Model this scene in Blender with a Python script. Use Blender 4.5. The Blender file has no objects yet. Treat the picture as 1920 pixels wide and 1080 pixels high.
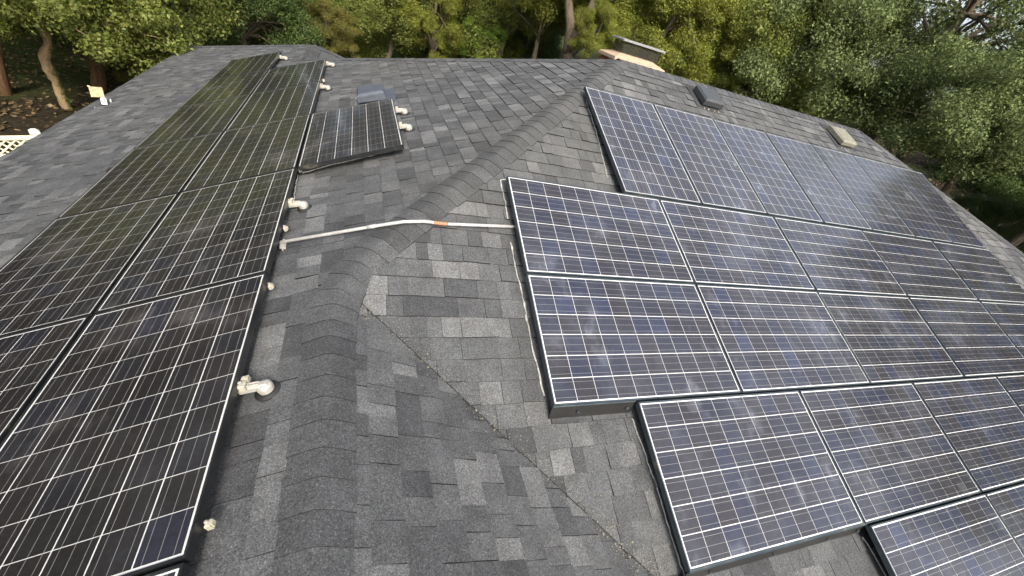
import bpy, math, random
import numpy as np
from mathutils import Matrix, Vector
random.seed(7); RNG = np.random.default_rng(11)
sc = bpy.context.scene
COL = sc.collection
R_ = math.radians

# ------------------------------------------------------------------ camera
CZ = 6.05                                   # eye height above the yard (standing on the wing ridge)
CAM_X = Vector((0.92642437, -0.27312020, 0.25912014))
CAM_Y = -Vector((0.04262851, -0.60774383, -0.79298817))
CAM_Z = -Vector((0.37405976, 0.74568947, -0.55138599))
cd = bpy.data.cameras.new('camera'); cam = bpy.data.objects.new('camera', cd); COL.objects.link(cam)
M = Matrix((CAM_X, CAM_Y, CAM_Z)).transposed().to_4x4(); M.translation = (0, 0, CZ)
cam.matrix_world = M
cd.sensor_width = 36; cd.lens = 14.785; cd.clip_start = 0.05; cd.clip_end = 2000
sc.camera = cam

# ------------------------------------------------------------------ sky, sun, exposure
SUN_EL, SUN_AZ = 38.0, 184.0                # azimuth measured from +Y towards +X
w = bpy.data.worlds.new('World'); sc.world = w; w.use_nodes = True
wn = w.node_tree; bg = wn.nodes['Background']
sky = wn.nodes.new('ShaderNodeTexSky'); sky.sky_type = 'NISHITA'; sky.sun_disc = False
sky.sun_elevation = R_(SUN_EL); sky.sun_rotation = R_(SUN_AZ)
sky.air_density = 1.0; sky.dust_density = 7.0; sky.ozone_density = 1.0; sky.altitude = 200
hz = wn.nodes.new('ShaderNodeHueSaturation'); hz.inputs['Saturation'].default_value = .5   # hazy, whitish sky
wn.links.new(sky.outputs[0], hz.inputs['Color']); wn.links.new(hz.outputs[0], bg.inputs[0]); bg.inputs[1].default_value = 0.15
sd = bpy.data.lights.new('sun', 'SUN'); sun = bpy.data.objects.new('sun', sd); COL.objects.link(sun)
sd.energy = 1.35; sd.angle = R_(12); sd.color = (1.0, 0.88, 0.72)
sdir = Vector((math.sin(R_(SUN_AZ)) * math.cos(R_(SUN_EL)), math.cos(R_(SUN_AZ)) * math.cos(R_(SUN_EL)), math.sin(R_(SUN_EL))))
sun.rotation_euler = sdir.to_track_quat('Z', 'Y').to_euler(); sun.location = (0, 0, 30)
sc.view_settings.view_transform = 'Standard'; sc.view_settings.look = 'None'
sc.view_settings.exposure = 1.30; sc.view_settings.gamma = 1.0; sc.view_settings.use_curve_mapping = False
sc.cycles.max_bounces = 6; sc.cycles.diffuse_bounces = 3; sc.cycles.glossy_bounces = 3
sc.cycles.transparent_max_bounces = 6

# ------------------------------------------------------------------ helpers
def tag(o, label=None, cat=None, group=None, kind=None):
    if label: o['label'] = label
    if cat: o['category'] = cat
    if group: o['group'] = group
    if kind: o['kind'] = kind
    return o
def empty(name, loc=(0, 0, 0)):
    o = bpy.data.objects.new(name, None); COL.objects.link(o); o.location = loc; o.empty_display_size = .2
    return o
def mesh(name, verts, faces, mat=None, smooth=False):
    me = bpy.data.meshes.new(name); me.from_pydata([tuple(v) for v in verts], [], faces)
    if mat: me.materials.append(mat)
    if smooth: me.polygons.foreach_set('use_smooth', [True] * len(me.polygons))
    me.update(); return me
def link(name, me, parent=None, mw=None):
    o = bpy.data.objects.new(name, me); COL.objects.link(o)
    if parent: o.parent = parent
    if mw is not None: o.matrix_local = mw
    return o
class MB:
    """collects shapes into one mesh"""
    def __init__(s): s.v = []; s.f = []
    def add(s, v, f):
        n = len(s.v); s.v += [tuple(p) for p in v]; s.f += [tuple(i + n for i in q) for q in f]; return s
    def box(s, a, b, mtx=None):
        x0, y0, z0 = a; x1, y1, z1 = b
        v = [Vector(p) for p in ((x0,y0,z0),(x1,y0,z0),(x1,y1,z0),(x0,y1,z0),(x0,y0,z1),(x1,y0,z1),(x1,y1,z1),(x0,y1,z1))]
        if mtx is not None: v = [mtx @ p for p in v]
        return s.add(v, [(0,3,2,1),(4,5,6,7),(0,1,5,4),(1,2,6,5),(2,3,7,6),(3,0,4,7)])
    def bbox(s, a, b, c, mtx=None):
        """box with chamfered top edges"""
        x0, y0, z0 = a; x1, y1, z1 = b
        v = [(x0,y0,z0),(x1,y0,z0),(x1,y1,z0),(x0,y1,z0),(x0,y0,z1-c),(x1,y0,z1-c),(x1,y1,z1-c),(x0,y1,z1-c),
             (x0+c,y0+c,z1),(x1-c,y0+c,z1),(x1-c,y1-c,z1),(x0+c,y1-c,z1)]
        v = [Vector(p) for p in v]
        if mtx is not None: v = [mtx @ p for p in v]
        f = [(0,3,2,1),(8,9,10,11)]
        for i in range(4):
            j = (i + 1) % 4; f += [(i, j, 4 + j, 4 + i), (4 + i, 4 + j, 8 + j, 8 + i)]
        return s.add(v, f)
    def tube(s, pts, rad, n=8, caps=True):
        pts = [Vector(p) for p in pts]; k = len(pts)
        if not isinstance(rad, (list, tuple)): rad = [rad] * k
        v = []; f = []; ref = None
        for i, p in enumerate(pts):
            t = (pts[min(i + 1, k - 1)] - pts[max(i - 1, 0)]).normalized()
            if ref is None: ref = Vector((1, 0, 0)) if abs(t.x) < .8 else Vector((0, 1, 0))
            a = (ref - t * ref.dot(t)).normalized(); b = t.cross(a); ref = a
            for j in range(n):
                q = 2 * math.pi * j / n; v.append(p + (a * math.cos(q) + b * math.sin(q)) * rad[i])
        for i in range(k - 1):
            for j in range(n):
                j2 = (j + 1) % n; f.append((i*n+j, i*n+j2, (i+1)*n+j2, (i+1)*n+j))
        if caps: f.append(tuple(range(n - 1, -1, -1))); f.append(tuple((k-1)*n + j for j in range(n)))
        return s.add(v, f)
    def lathe(s, prof, n=16, mtx=None):
        v = []; f = []
        for r, z in prof:
            for j in range(n):
                q = 2 * math.pi * j / n; p = Vector((r * math.cos(q), r * math.sin(q), z)); v.append(mtx @ p if mtx is not None else p)
        for i in range(len(prof) - 1):
            for j in range(n):
                j2 = (j + 1) % n; f.append((i*n+j, i*n+j2, (i+1)*n+j2, (i+1)*n+j))
        f.append(tuple((len(prof)-1)*n + j for j in range(n)))
        return s.add(v, f)
    def build(s, name, mat, parent=None, mw=None, smooth=False):
        return link(name, mesh(name, s.v, s.f, mat, smooth), parent, mw)

# ------------------------------------------------------------------ materials
class NT:
    def __init__(s, name):
        s.m = bpy.data.materials.new(name); s.m.use_nodes = True; s.t = s.m.node_tree
        s.b = s.t.nodes['Principled BSDF']; s.out = s.t.nodes['Material Output']
    def n(s, typ, **kw):
        x = s.t.nodes.new(typ)
        for k, v in kw.items(): setattr(x, k, v)
        return x
    def l(s, a, b): s.t.links.new(a, b)
    def pos(s): return s.n('ShaderNodeNewGeometry').outputs['Position']
    def noise(s, vec, scale, detail=2, rough=.5):
        x = s.n('ShaderNodeTexNoise'); x.inputs['Scale'].default_value = scale; x.inputs['Detail'].default_value = detail
        x.inputs['Roughness'].default_value = rough
        if vec is not None: s.l(vec, x.inputs['Vector'])
        return x.outputs['Fac']
    def ramp(s, fac, stops):
        x = s.n('ShaderNodeValToRGB'); e = x.color_ramp.elements
        while len(e) < len(stops): e.new(.5)
        for i, (p, c) in enumerate(stops):
            e[i].position = p; e[i].color = (*c, 1) if isinstance(c, (tuple, list)) else (c, c, c, 1)
        s.l(fac, x.inputs[0]); return x.outputs[0]
    def mix(s, fac, a, b, mode='MIX'):
        x = s.n('ShaderNodeMix', data_type='RGBA', blend_type=mode)
        for sock, v in ((x.inputs['Factor'], fac), (x.inputs['A'], a), (x.inputs['B'], b)):
            if hasattr(v, 'is_linked'): s.l(v, sock)
            elif isinstance(v, (tuple, list)): sock.default_value = (*v, 1)
            else: sock.default_value = v
        return x.outputs['Result']
    def math(s, op, a, b=0., clamp=False):
        x = s.n('ShaderNodeMath', operation=op); x.use_clamp = clamp
        for i, v in enumerate((a, b)):
            if hasattr(v, 'is_linked'): s.l(v, x.inputs[i])
            else: x.inputs[i].default_value = v
        return x.outputs[0]
    def bump(s, h, strength, dist):
        x = s.n('ShaderNodeBump'); x.inputs['Strength'].default_value = strength; x.inputs['Distance'].default_value = dist
        s.l(h, x.inputs['Height']); s.l(x.outputs[0], s.b.inputs['Normal'])
    def set(s, **kw):
        for k, v in kw.items():
            q = s.b.inputs[k.replace('_', ' ')]
            if hasattr(v, 'is_linked'): s.l(v, q)
            elif isinstance(v, (tuple, list)): q.default_value = (*v, 1)
            else: q.default_value = v
        return s.m

def m_shingle():
    t = NT('shingle'); p = t.pos()
    at = t.n('ShaderNodeAttribute', attribute_name='tone'); tone = at.outputs['Fac']
    base = t.ramp(tone, [(0, (.040, .042, .046)), (.35, (.076, .080, .084)), (.7, (.126, .130, .133)), (1, (.195, .198, .198))])
    g1 = t.noise(p, 165, 3, .8); g2 = t.noise(p, 75, 3, .6); g3 = t.noise(p, 5.5, 5, .65); g4 = t.noise(p, .55, 2)
    gr = t.ramp(g1, [(.30, .32), (.5, .88), (.62, 1.35), (.74, 3.2)])
    c = t.mix(1., base, gr, 'MULTIPLY')
    c = t.mix(1., c, t.ramp(g2, [(.3, .72), (.7, 1.3)]), 'MULTIPLY')
    c = t.mix(1., c, t.ramp(g3, [(.3, .76), (.7, 1.22)]), 'MULTIPLY')
    c = t.mix(t.math('MULTIPLY', t.ramp(g4, [(.45, 0.), (.7, 1.)]), .22), c, (.115, .112, .098))
    t.bump(g1, .55, .004)
    return t.set(Base_Color=c, Roughness=.92, Specular_IOR_Level=.25)
SHINGLE = m_shingle()
ASPH = None
def m_plain(name, col, rough=.6, metal=0., nscale=20, var=.25, spec=.5, bump=0, bd=.002):
    t = NT(name); p = t.pos(); n = t.noise(p, nscale, 4, .6)
    c = t.mix(1., col, t.ramp(n, [(.25, 1 - var), (.75, 1 + var)]), 'MULTIPLY')
    if bump: t.bump(n, bump, bd)
    return t.set(Base_Color=c, Roughness=rough, Metallic=metal, Specular_IOR_Level=spec)
def m_cell(name, stops, dust_sheen_col, d0, d1_, smk):
    t = NT(name); p = t.pos()
    r = t.n('ShaderNodeObjectInfo').outputs['Random']
    c = t.ramp(r, stops)
    f = t.noise(p, 55, 2, .5)
    c = t.mix(1., c, t.ramp(f, [(.3, .75), (.7, 1.3)]), 'MULTIPLY')
    d1 = t.noise(p, 1.7, 5, .62); d2 = t.noise(p, 24, 3, .7)
    dust = t.math('MULTIPLY', t.ramp(d1, [(.40, d0), (.58, d1_), (.74, .85)]), t.ramp(d2, [(.3, .6), (.7, 1.)]))
    mp = t.n('ShaderNodeMapping'); mp.inputs['Scale'].default_value = (1.5, 1.1, 1.1); mp.inputs['Rotation'].default_value = (0, 0, .6); t.l(p, mp.inputs[0])
    sm = t.noise(mp.outputs[0], 3.1, 3, .55); sm = t.ramp(sm, [(.60, 0.), (.72, 1.)])
    dust = t.math('ADD', dust, t.math('MULTIPLY', sm, smk), True)
    c = t.mix(t.math('MULTIPLY', dust, .28), c, dust_sheen_col)  # real dust plus, on blue cells, pale sky sheen painted into base colour
    rg = t.math('ADD', t.math('MULTIPLY', dust, .35), .07)
    return t.set(Base_Color=c, Roughness=.4, Specular_IOR_Level=.25, Coat_Weight=1., Coat_Roughness=rg, Coat_IOR=1.45)
def m_bus():
    t = NT('busbar_silver'); return t.set(Base_Color=(.17, .17, .17), Roughness=.45, Coat_Weight=1., Coat_Roughness=.1)
def m_back():
    t = NT('backsheet_white'); p = t.pos(); n = t.noise(p, 9, 4)
    return t.set(Base_Color=t.ramp(n, [(.3, (.50, .51, .51)), (.7, (.64, .64, .63))]), Roughness=.5, Coat_Weight=1., Coat_Roughness=.1)
def m_frame(name, a, b, d):
    t = NT(name); p = t.pos(); n = t.noise(p, 5, 5, .7)
    c = t.ramp(n, [(.38, a), (.60, b), (.78, d)])
    return t.set(Base_Color=c, Roughness=.3, Metallic=.45)
ASPH = m_plain('asphalt_butt_edge', (.016, .016, .016), .95, 0, 40, .3, .1)
CELL = m_cell('black_solar_cell', [(0, (.011, .010, .010)), (.45, (.013, .0115, .0115)), (.8, (.011, .011, .013)), (.95, (.011, .0115, .017)), (1, (.012, .013, .024))], (.30, .27, .27), .03, .11, .25)
CELLB = m_cell('blue_solar_cell', [(0, (.017, .015, .018)), (.4, (.015, .0145, .021)), (.75, (.013, .0145, .027)), (.95, (.013, .016, .034)), (1, (.015, .020, .046))], (.31, .34, .41), .06, .25, .45)  # bluish dust tint strengthened to paint in the sky's pale reflection
BUS, BACK, FRAME = m_bus(), m_back(), m_frame('anodised_frame', (.045, .062, .078), (.075, .095, .11), (.24, .23, .18)); FRAMEL = m_frame('black_frame', (.018, .020, .022), (.032, .034, .036), (.22, .20, .14))
BLACK = m_plain('black_steel', (.014, .014, .014), .55, .0, 6, .5)
ALU = m_plain('cast_aluminium_weathered', (.33, .32, .29), .55, .2, 45, .3)
CREAM = m_plain('dusty_cream_clamp', (.33, .31, .25), .65, 0, 70, .35)
CAULK = m_plain('chalky_sealant', (.48, .48, .46), .9, 0, 60, .45, .2)
GALV = m_plain('galvanised_conduit', (.46, .46, .45), .5, .3, 30, .15)
RUST = m_plain('orange_primer', (.34, .155, .085), .7, 0, 40, .3)
SLATE = m_plain('grey_vent_plastic', (.040, .045, .048), .45, 0, 30, .2)
VCREAM = m_plain('cream_vent_plastic', (.17, .165, .13), .55, 0, 25, .25)
BLUEV = m_plain('blue_grey_sheet_metal', (.075, .088, .11), .45, .2, 12, .25)
BRICK = m_plain('red_brick', (.30, .125, .08), .9, 0, 35, .45, .2, .4)
MORTAR = m_plain('mortar', (.42, .38, .32), .95, 0, 60, .2, .2)
CROWN = m_plain('concrete_crown', (.37, .28, .20), .9, 0, 14, .22, .2, .3)
DARKMESH = m_plain('dark_wire', (.05, .05, .045), .7, .3)
WALLM = m_plain('tan_siding', (.42, .36, .28), .8, 0, 8, .1)
VINYL = m_plain('cream_vinyl', (.74, .69, .53), .5, 0, 3, .06)
VINYLW = m_plain('white_vinyl', (.68, .68, .67), .5, 0, 3, .05)
WOODF = m_plain('weathered_board', (.15, .13, .105), .9, 0, 12, .4)

# ------------------------------------------------------------------ roof geometry (plan x, y ; world z)
P = math.tan(R_(22.0)); CO, SI = math.cos(R_(22.0)), math.sin(R_(22.0))
AX, AY, AZ = 3.50, 5.94, -0.327 + CZ        # left end of the main ridge
BX = 8.91                                   # right end of the main ridge
JX, JY = AX - 3.55, AY - 3.55               # where hip, wing ridge and valley meet
WR = JX; JZ = AZ - P * 3.55                 # wing ridge
EAVE = -4.25
EZ = AZ + P * (EAVE - AX)                   # eave height
RUN = AX - EAVE
BWX, BWY0, BWY1 = -0.82, AY + (AX + .82), 11.80   # back wing ridge
BWZ = AZ + P * (BWX - AX)
def zL(x, y): return AZ + P * (x - AX)
def zR(x, y): return AZ + P * (y - AY)
def zG(x, y): return JZ - P * (x - WR)
NL = Vector((-SI, 0, CO)); NR = Vector((0, -SI, CO)); NG = Vector((SI, 0, CO))
PL = {'L': (zL, NL), 'R': (zR, NR), 'G': (zG, NG)}
def on(pl, x, y, h=0.):
    z, n = PL[pl]; return Vector((x, y, z(x, y))) + n * h
# projection, used only to rank pieces by how large they show
def px(v):
    d = Vector(v) - Vector((0, 0, CZ)); zc = -d.dot(CAM_Z)
    if zc < .05: return None
    return (960 + 788.5 * d.dot(CAM_X) / zc, 540 - 788.5 * d.dot(CAM_Y) / zc)
def ray(x, y, rng):
    d = CAM_X * ((x - 960) / 788.5) - CAM_Y * ((y - 540) / 788.5) - CAM_Z
    return Vector((0, 0, CZ)) + d * (rng / math.hypot(d.x, d.y))

house = empty('house', (0, 5, 0))
tag(house, 'low house with a dark grey asphalt shingle hip roof under the solar panels', 'house')
H0 = Matrix.Translation((0, -5, 0))
def hlink(name, me, parent):                # children keep world-space vertices
    o = link(name, me, parent)
    if parent is house: o.matrix_local = H0
    return o
# deck: solid slopes under the shingles
YF = -6.0; XR = BX + RUN; YB = AY + RUN; GX = WR + (WR - EAVE); YRE = AY - RUN; BYE = BWY1 + (BWX - EAVE); BXE = BWX + (BWX - EAVE)
dv = []; df = []
def dpoly(pts):
    n = len(dv); dv.extend(pts); df.append(tuple(range(n, n + len(pts))))
dpoly([(EAVE, YF, EZ), (WR, YF, JZ), (WR, JY, JZ), (AX, AY, AZ), (BWX, BWY0, BWZ), (BWX, BWY1, BWZ), (EAVE, BYE, EZ)])
vx, vy = WR + (JZ - EZ) / P, JY - (JZ - EZ) / P
dpoly([(WR, JY, JZ), (vx, vy, EZ), (XR, YRE, EZ), (BX, AY, AZ), (AX, AY, AZ)])
dpoly([(WR, YF, JZ), (vx, YF, EZ), (vx, vy, EZ), (WR, JY, JZ)])
dpoly([(BX, AY, AZ), (XR, YRE, EZ), (XR, YB, EZ)])
wvx, wvy = BWX + (BWZ - EZ) / P, BWY0 + (BWZ - EZ) / P
dpoly([(AX, AY, AZ), (BX, AY, AZ), (XR, YB, EZ), (wvx, wvy, EZ), (BWX, BWY0, BWZ)])
dpoly([(BWX, BWY0, BWZ), (wvx, wvy, EZ), (BXE, BYE, EZ), (BWX, BWY1, BWZ)])
dpoly([(BWX, BWY1, BWZ), (BXE, BYE, EZ), (EAVE, BYE, EZ)])
dpoly([(EAVE, YF, EZ), (vx, YF, EZ), (WR, YF, JZ)])
me = mesh('roof', dv, df, SHINGLE); a = me.attributes.new('tone', 'FLOAT', 'POINT'); a.data.foreach_set('value', [.33] * len(dv))
roof = hlink('roof', me, house); tag(roof, 'dark grey asphalt shingle roof slopes')
# walls, soffit and fascia below the eaves
wb = MB()
def wall(x0, y0, x1, y1):
    wb.box((min(x0, x1) - .06, min(y0, y1) - .06, -.3), (max(x0, x1) + .06, max(y0, y1) + .06, EZ - .06))
I = .45
wall(EAVE + I, YF + I, EAVE + I, BYE - I); wall(EAVE + I, BYE - I, BXE - I, BYE - I); wall(BXE - I, wvy - I, BXE - I, BYE - I)
wall(BXE - I, YB - I, XR - I, YB - I); wall(XR - I, YRE + I, XR - I, YB - I); wall(vx - I, YRE + I, XR - I, YRE + I); wall(vx - I, YF + I, vx - I, YRE + I)
hlink('wall', mesh('wall', wb.v, wb.f, WALLM), house)
fb = MB()
def fascia(x0, y0, x1, y1): fb.box((min(x0, x1) - .012, min(y0, y1) - .012, EZ - .17), (max(x0, x1) + .012, max(y0, y1) + .012, EZ - .006))
fascia(EAVE, YF, EAVE, BYE); fascia(EAVE, BYE, BXE, BYE); fascia(XR, YRE, XR, YB); fascia(vx, YRE, XR, YRE); fascia(vx, YF, vx, YRE); fascia(BXE, YB, XR, YB)
hlink('fascia', mesh('fascia', fb.v, fb.f, m_plain('fascia_paint', (.20, .19, .17), .6)), house)

# ------------------------------------------------------------------ array layout (panel corners in plane coordinates)
PLN, PWD, GAP = 1.65, 0.99, 0.0155
OL = Vector((-0.4512, 0.8057, -1.7835 + CZ)); OR = Vector((1.2791, 3.3156, -1.2473 + CZ))
UL, VL = Vector((0, 1, 0)), Vector((-CO, 0, -SI))       # along the slope, down the slope (left slope)
UR, VR = Vector((1, 0, 0)), Vector((0, -CO, -SI))
panels = []   # slope, u0, v0, portrait, label, joined
ordw = ['first', 'second', 'third', 'fourth', 'fifth', 'sixth', 'seventh', 'eighth']
for i in range(7): panels.append(('R', 1.2527 + i * (PWD + GAP), -PLN - .032, True, f'upright solar panel, {ordw[i]} from the left in the top row of the right slope'))
for i in range(5): panels.append(('R', i * (PLN + GAP), 0., False, f'blue solar panel, {ordw[i]} from the left in the second row down of the right slope'))
for i in range(6): panels.append(('R', i * (PLN + GAP), 1.006, False, f'blue solar panel, {ordw[i]} from the left in the third row down of the right slope'))
for i in range(5): panels.append(('R', .6525 + i * (PLN + GAP), 2.012, False, f'blue solar panel, {ordw[i]} from the left in the fourth row down of the right slope'))
for i in range(4): panels.append(('R', 2.3458 + i * (PLN + GAP), 3.018, False, f'blue solar panel, {ordw[i]} from the left in the lowest row of the right slope'))
for i in range(-1, 5): panels.append(('L', i * (PLN + GAP), 0., False, f'black solar panel, {ordw[i]} full one from the viewer in the upper left row' if i >= 0 else 'black solar panel of which only a sliver shows at the bottom edge'))
for i in range(0, 6): panels.append(('L', i * (PLN + GAP), PWD + .02, False, f'black solar panel, {ordw[i]} from the viewer in the lower left row'))
panels.append(('L', 2 * (PLN + GAP), -PWD - .02, False, 'single black solar panel sticking out upslope beside the long left rows'))
rects = {'L': [], 'R': []}
for s, u, v, po, lb in panels:
    a, b = (PWD, PLN) if po else (PLN, PWD); rects[s].append((u, v, u + a, v + b))
def inside_array(pl, c, margin):
    if pl not in rects: return False
    o, U, V, n = (OL, UL, VL, NL) if pl == 'L' else (OR, UR, VR, NR)
    d = c - o; u, v = d.dot(U), d.dot(V)
    m = margin
    # a point counts as covered when a small square round it is covered by panels
    for du, dw in ((-m, -m), (m, -m), (m, m), (-m, m)):
        if not any(r[0] - .03 <= u + du <= r[2] + .03 and r[1] - .05 <= v + dw <= r[3] + .03 for r in rects[pl]): return False
    return True

# ------------------------------------------------------------------ shingles
def clip(poly, a, b, c):                    # keep a*x+b*y<=c
    out = []
    for i in range(len(poly)):
        p, q = poly[i], poly[(i + 1) % len(poly)]
        dp, dq = a * p[0] + b * p[1] - c, a * q[0] + b * q[1] - c
        if dp <= 0: out.append(p)
        if dp * dq < 0:
            k = dp / (dp - dq); out.append((p[0] + (q[0] - p[0]) * k, p[1] + (q[1] - p[1]) * k))
    return out
EXP = 0.143                                  # course exposure in plan
def tone():
    r = random.random()
    if r < .18: return random.uniform(.08, .26)
    if r < .80: return random.uniform(.28, .45)
    return random.uniform(.46, .74)
tabs = []                                    # (verts, faces, tone, rank)
def add_tab(pl, s0, s1, t0, bounds):
    """s along the contour, t plan distance up the slope (lower edge t0)"""
    j = lambda k: random.uniform(-k, k)
    tq = t0 + EXP + .03
    if pl == 'L': f = lambda s, t: (t, s)
    elif pl == 'R': f = lambda s, t: (s, t)
    else: f = lambda s, t: (-t, s)
    poly = [f(s0, t0 + j(.004)), f(s1, t0 + j(.004)), f(s1 + j(.003), tq), f(s0 + j(.003), tq)]
    if pl != 'R': poly = poly[::-1]
    for b in bounds:
        poly = clip(poly, *b)
        if len(poly) < 3: return
    if abs(sum(poly[i][0] * poly[i-1][1] - poly[i-1][0] * poly[i][1] for i in range(len(poly)))) / 2 < .012 * (.5 if pl == 'R' else .9): return
    cx = sum(p[0] for p in poly) / len(poly); cy = sum(p[1] for p in poly) / len(poly)
    if inside_array(pl, on(pl, cx, cy), .20): return
    th = random.choice((.008, .010, .013, .015)) + j(.0008)
    curl = j(.0015)
    top = []
    for x, y in poly:
        t = {'L': x, 'R': y, 'G': -x}[pl]; k = min(1, max(0, (t - t0) / (tq - t0)))
        top.append(on(pl, x, y, (th + curl) * (1 - k) + .0022 * k))
    bot = [on(pl, x, y, -.003) for x, y in poly]
    n = len(poly)
    faces = [tuple(range(n))] + [(i, n + i, n + (i + 1) % n, (i + 1) % n) for i in range(n)]
    rank = 0.
    q = [px(v) for v in top]
    if all(q):
        ar = abs(sum(q[i][0] * q[(i+1) % n][1] - q[(i+1) % n][0] * q[i][1] for i in range(n))) / 2
        mx, my = sum(p[0] for p in q) / n, sum(p[1] for p in q) / n
        if 0 < mx < 1920 and 0 < my < 1080: rank = ar
        if inside_array(pl, on(pl, cx, cy), .0): rank *= .02
    tabs.append((top + bot, faces, tone(), rank))
def courses(pl, t_from, t_to, s_from, s_to, bounds_fn, s_lim=None):
    k0 = math.floor(t_from / EXP); k = k0
    while k * EXP < t_to:
        t0 = k * EXP; s = s_from + random.uniform(0, .2)
        while s < s_to:
            wd = random.choice((.09, .11, .13, .15, .17, .20, .25)) + random.uniform(-.01, .01)
            b = bounds_fn(t0, s)
            if b is not None: add_tab(pl, s + .0012, s + wd - .0012, t0, b)
            s += wd
        k += 1
def bL(t0, s):
    tc = t0 + EXP / 2
    if tc < BWX: return [(1, 1, BWX + BWY1), (-1, 0, -EAVE + .02)]
    if tc < WR: return [(1, 1, AX + AY)] + ([(1, 0, WR)] if s < JY else [])
    return [(1, 1, AX + AY), (1, -1, AX - AY)]
courses('L', EAVE, AX, -.6, 15.4, bL)
def bR(t0, s):
    tc = t0 + EXP / 2
    b = [(0, 1, AY), (1, 1, BX + AY), (-1, 1, AY - AX)]
    if tc < JY: return b + [(-1, -1, -(WR + JY))]
    return b
courses('R', -1.0, AY, -.3, 13.5, bR)
courses('G', -2.4, -WR, -.6, 2.6, lambda t0, s: [(1, 1, WR + JY), (-1, 0, -WR)])
tabs.sort(key=lambda t: -t[3])
def tab_mesh(name, items):
    v = []; f = []; tn = []; mi = []
    for vv, ff, t, _ in items:
        n = len(v); mi += [0] + [1] * (len(ff) - 1); v += [tuple(p) for p in vv]; f += [tuple(i + n for i in q) for q in ff]; tn += [t] * len(vv)
    m_ = mesh(name, v, f, SHINGLE); m_.materials.append(ASPH); m_.polygons.foreach_set('material_index', mi); a = m_.attributes.new('tone', 'FLOAT', 'POINT'); a.data.foreach_set('value', tn)
    return m_
for it in tabs[:300]: hlink('shingle', tab_mesh('shingle', [it]), roof)
o = hlink('shingles', tab_mesh('shingles', tabs[300:]), roof); o['kind'] = 'stuff'

# ------------------------------------------------------------------ hip and ridge caps
def caps(pts, side_a, side_b, exposure=.137, width=.150, skip=(), side_b2=None, turn=None):
    """along a polyline from the low/near end; the exposed butt edges face its start"""
    pts = [Vector(p) for p in pts]; cum = [0.]
    for a_, b_ in zip(pts[:-1], pts[1:]): cum.append(cum[-1] + (b_ - a_).length)
    def at(d):
        for i in range(len(pts) - 1):
            if d <= cum[i + 1] or i == len(pts) - 2:
                return pts[i] + (pts[i + 1] - pts[i]) * ((d - cum[i]) / (cum[i + 1] - cum[i]))
    ws = [-1, -.82, -.6, -.4, -.22, -.08, .08, .22, .4, .6, .82, 1]; m_ = len(ws)
    n = int(cum[-1] / exposure)
    for k in range(n):
        if k in skip: continue
        d0 = k * exposure + random.uniform(-.006, .006); d1 = (k + 1) * exposure + .04
        wd = width + random.uniform(-.006, .006); sk = random.uniform(-.006, .006); r0 = .018
        v = []
        for d, h in ((d0, .0235), (d0 + (d1 - d0) * .5, .0205), (d1, .0175)):
            p = at(d); t = (at(d + .11) - at(d - .11)).normalized() if 0.11 < d < cum[-1] - .11 else (at(min(d + .12, cum[-1])) - at(max(0, min(d, cum[-1] - .12)))).normalized()
            sb = side_b
            if side_b2 is not None: q_ = min(1, max(0, (d - turn + .25) / .5)); sb = side_b.lerp(side_b2, q_)
            a = (side_a - t * side_a.dot(t)).normalized(); b = (sb - t * sb.dot(t)).normalized(); up = -(a + b).normalized()
            for w_ in ws:
                sdv = a if w_ < 0 else b; q = abs(w_) * wd
                drop = math.sqrt(q * q + r0 * r0) - math.sqrt(wd * wd + r0 * r0) + wd
                fall = sdv.dot(up); lat = sdv - up * fall
                v.append(p + t * (sk * w_) + lat * q + up * (fall * drop + h * (1 - .40 * abs(w_) ** 3)))
            if d == d0: up0 = up
        low = [p - up0 * .009 for p in v[:m_]]; rim = [Vector(p) for p in v[:m_]]; sid = [Vector(v[q]) for q in (0, m_, m_ * 2, m_ - 1, m_ * 2 - 1, m_ * 3 - 1)]
        f = [(r*m_+i, r*m_+i+1, (r+1)*m_+i+1, (r+1)*m_+i) for r in range(2) for i in range(m_ - 1)]; mi = [0] * len(f)
        nn = len(v); v += low + rim
        f += [(nn + i, nn + i + 1, nn + m_ + i + 1, nn + m_ + i) for i in range(m_ - 1)]; mi += [1] * (m_ - 1)
        nn2 = len(v); v += sid + [sid[0] - up0 * .022, sid[2] - up0 * .016, sid[3] - up0 * .022, sid[5] - up0 * .016]
        f += [(nn2, nn2 + 1, nn2 + 2, nn2 + 7, nn2 + 6), (nn2 + 3, nn2 + 8, nn2 + 9, nn2 + 5, nn2 + 4)]; mi += [1, 1]
        me = mesh('ridge_cap', v, f, SHINGLE); me.materials.append(ASPH); me.polygons.foreach_set('material_index', mi)
        sm = [q == 0 for q in mi]; me.polygons.foreach_set('use_smooth', sm)
        tv = random.choice((.12, .18, .22, .26, .30, .34)) + random.uniform(-.03, .03)
        at_ = me.attributes.new('tone', 'FLOAT', 'POINT'); at_.data.foreach_set('value', [tv] * len(v))
        hlink('ridge_cap', me, roof)
dL, dR, dG = Vector((-CO, 0, -SI)), Vector((0, -CO, -SI)), Vector((CO, 0, -SI)); dB = Vector((0, CO, -SI)); dE = dG
pth = [(WR, -.35, JZ), (WR, JY - .42, JZ)]
for k in range(1, 8):                            # smooth bend from the wing ridge into the hip
    t = k / 8; a0 = Vector((WR, JY - .42, 0)); a1 = Vector((WR, JY, 0)); a2 = Vector((WR + .32, JY + .32, 0))
    q = a0 * (1 - t) ** 2 + a1 * 2 * t * (1 - t) + a2 * t * t; pth.append((q.x, q.y, JZ + P * .32 * t * t))
pth += [(WR + .32, JY + .32, JZ + P * .32), (AX, AY, AZ)]
caps(pth, dL, dG, side_b2=dR, turn=JY + .35)
caps([(AX - .05, AY, AZ), (BX, AY, AZ)], dB, dR)
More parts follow.
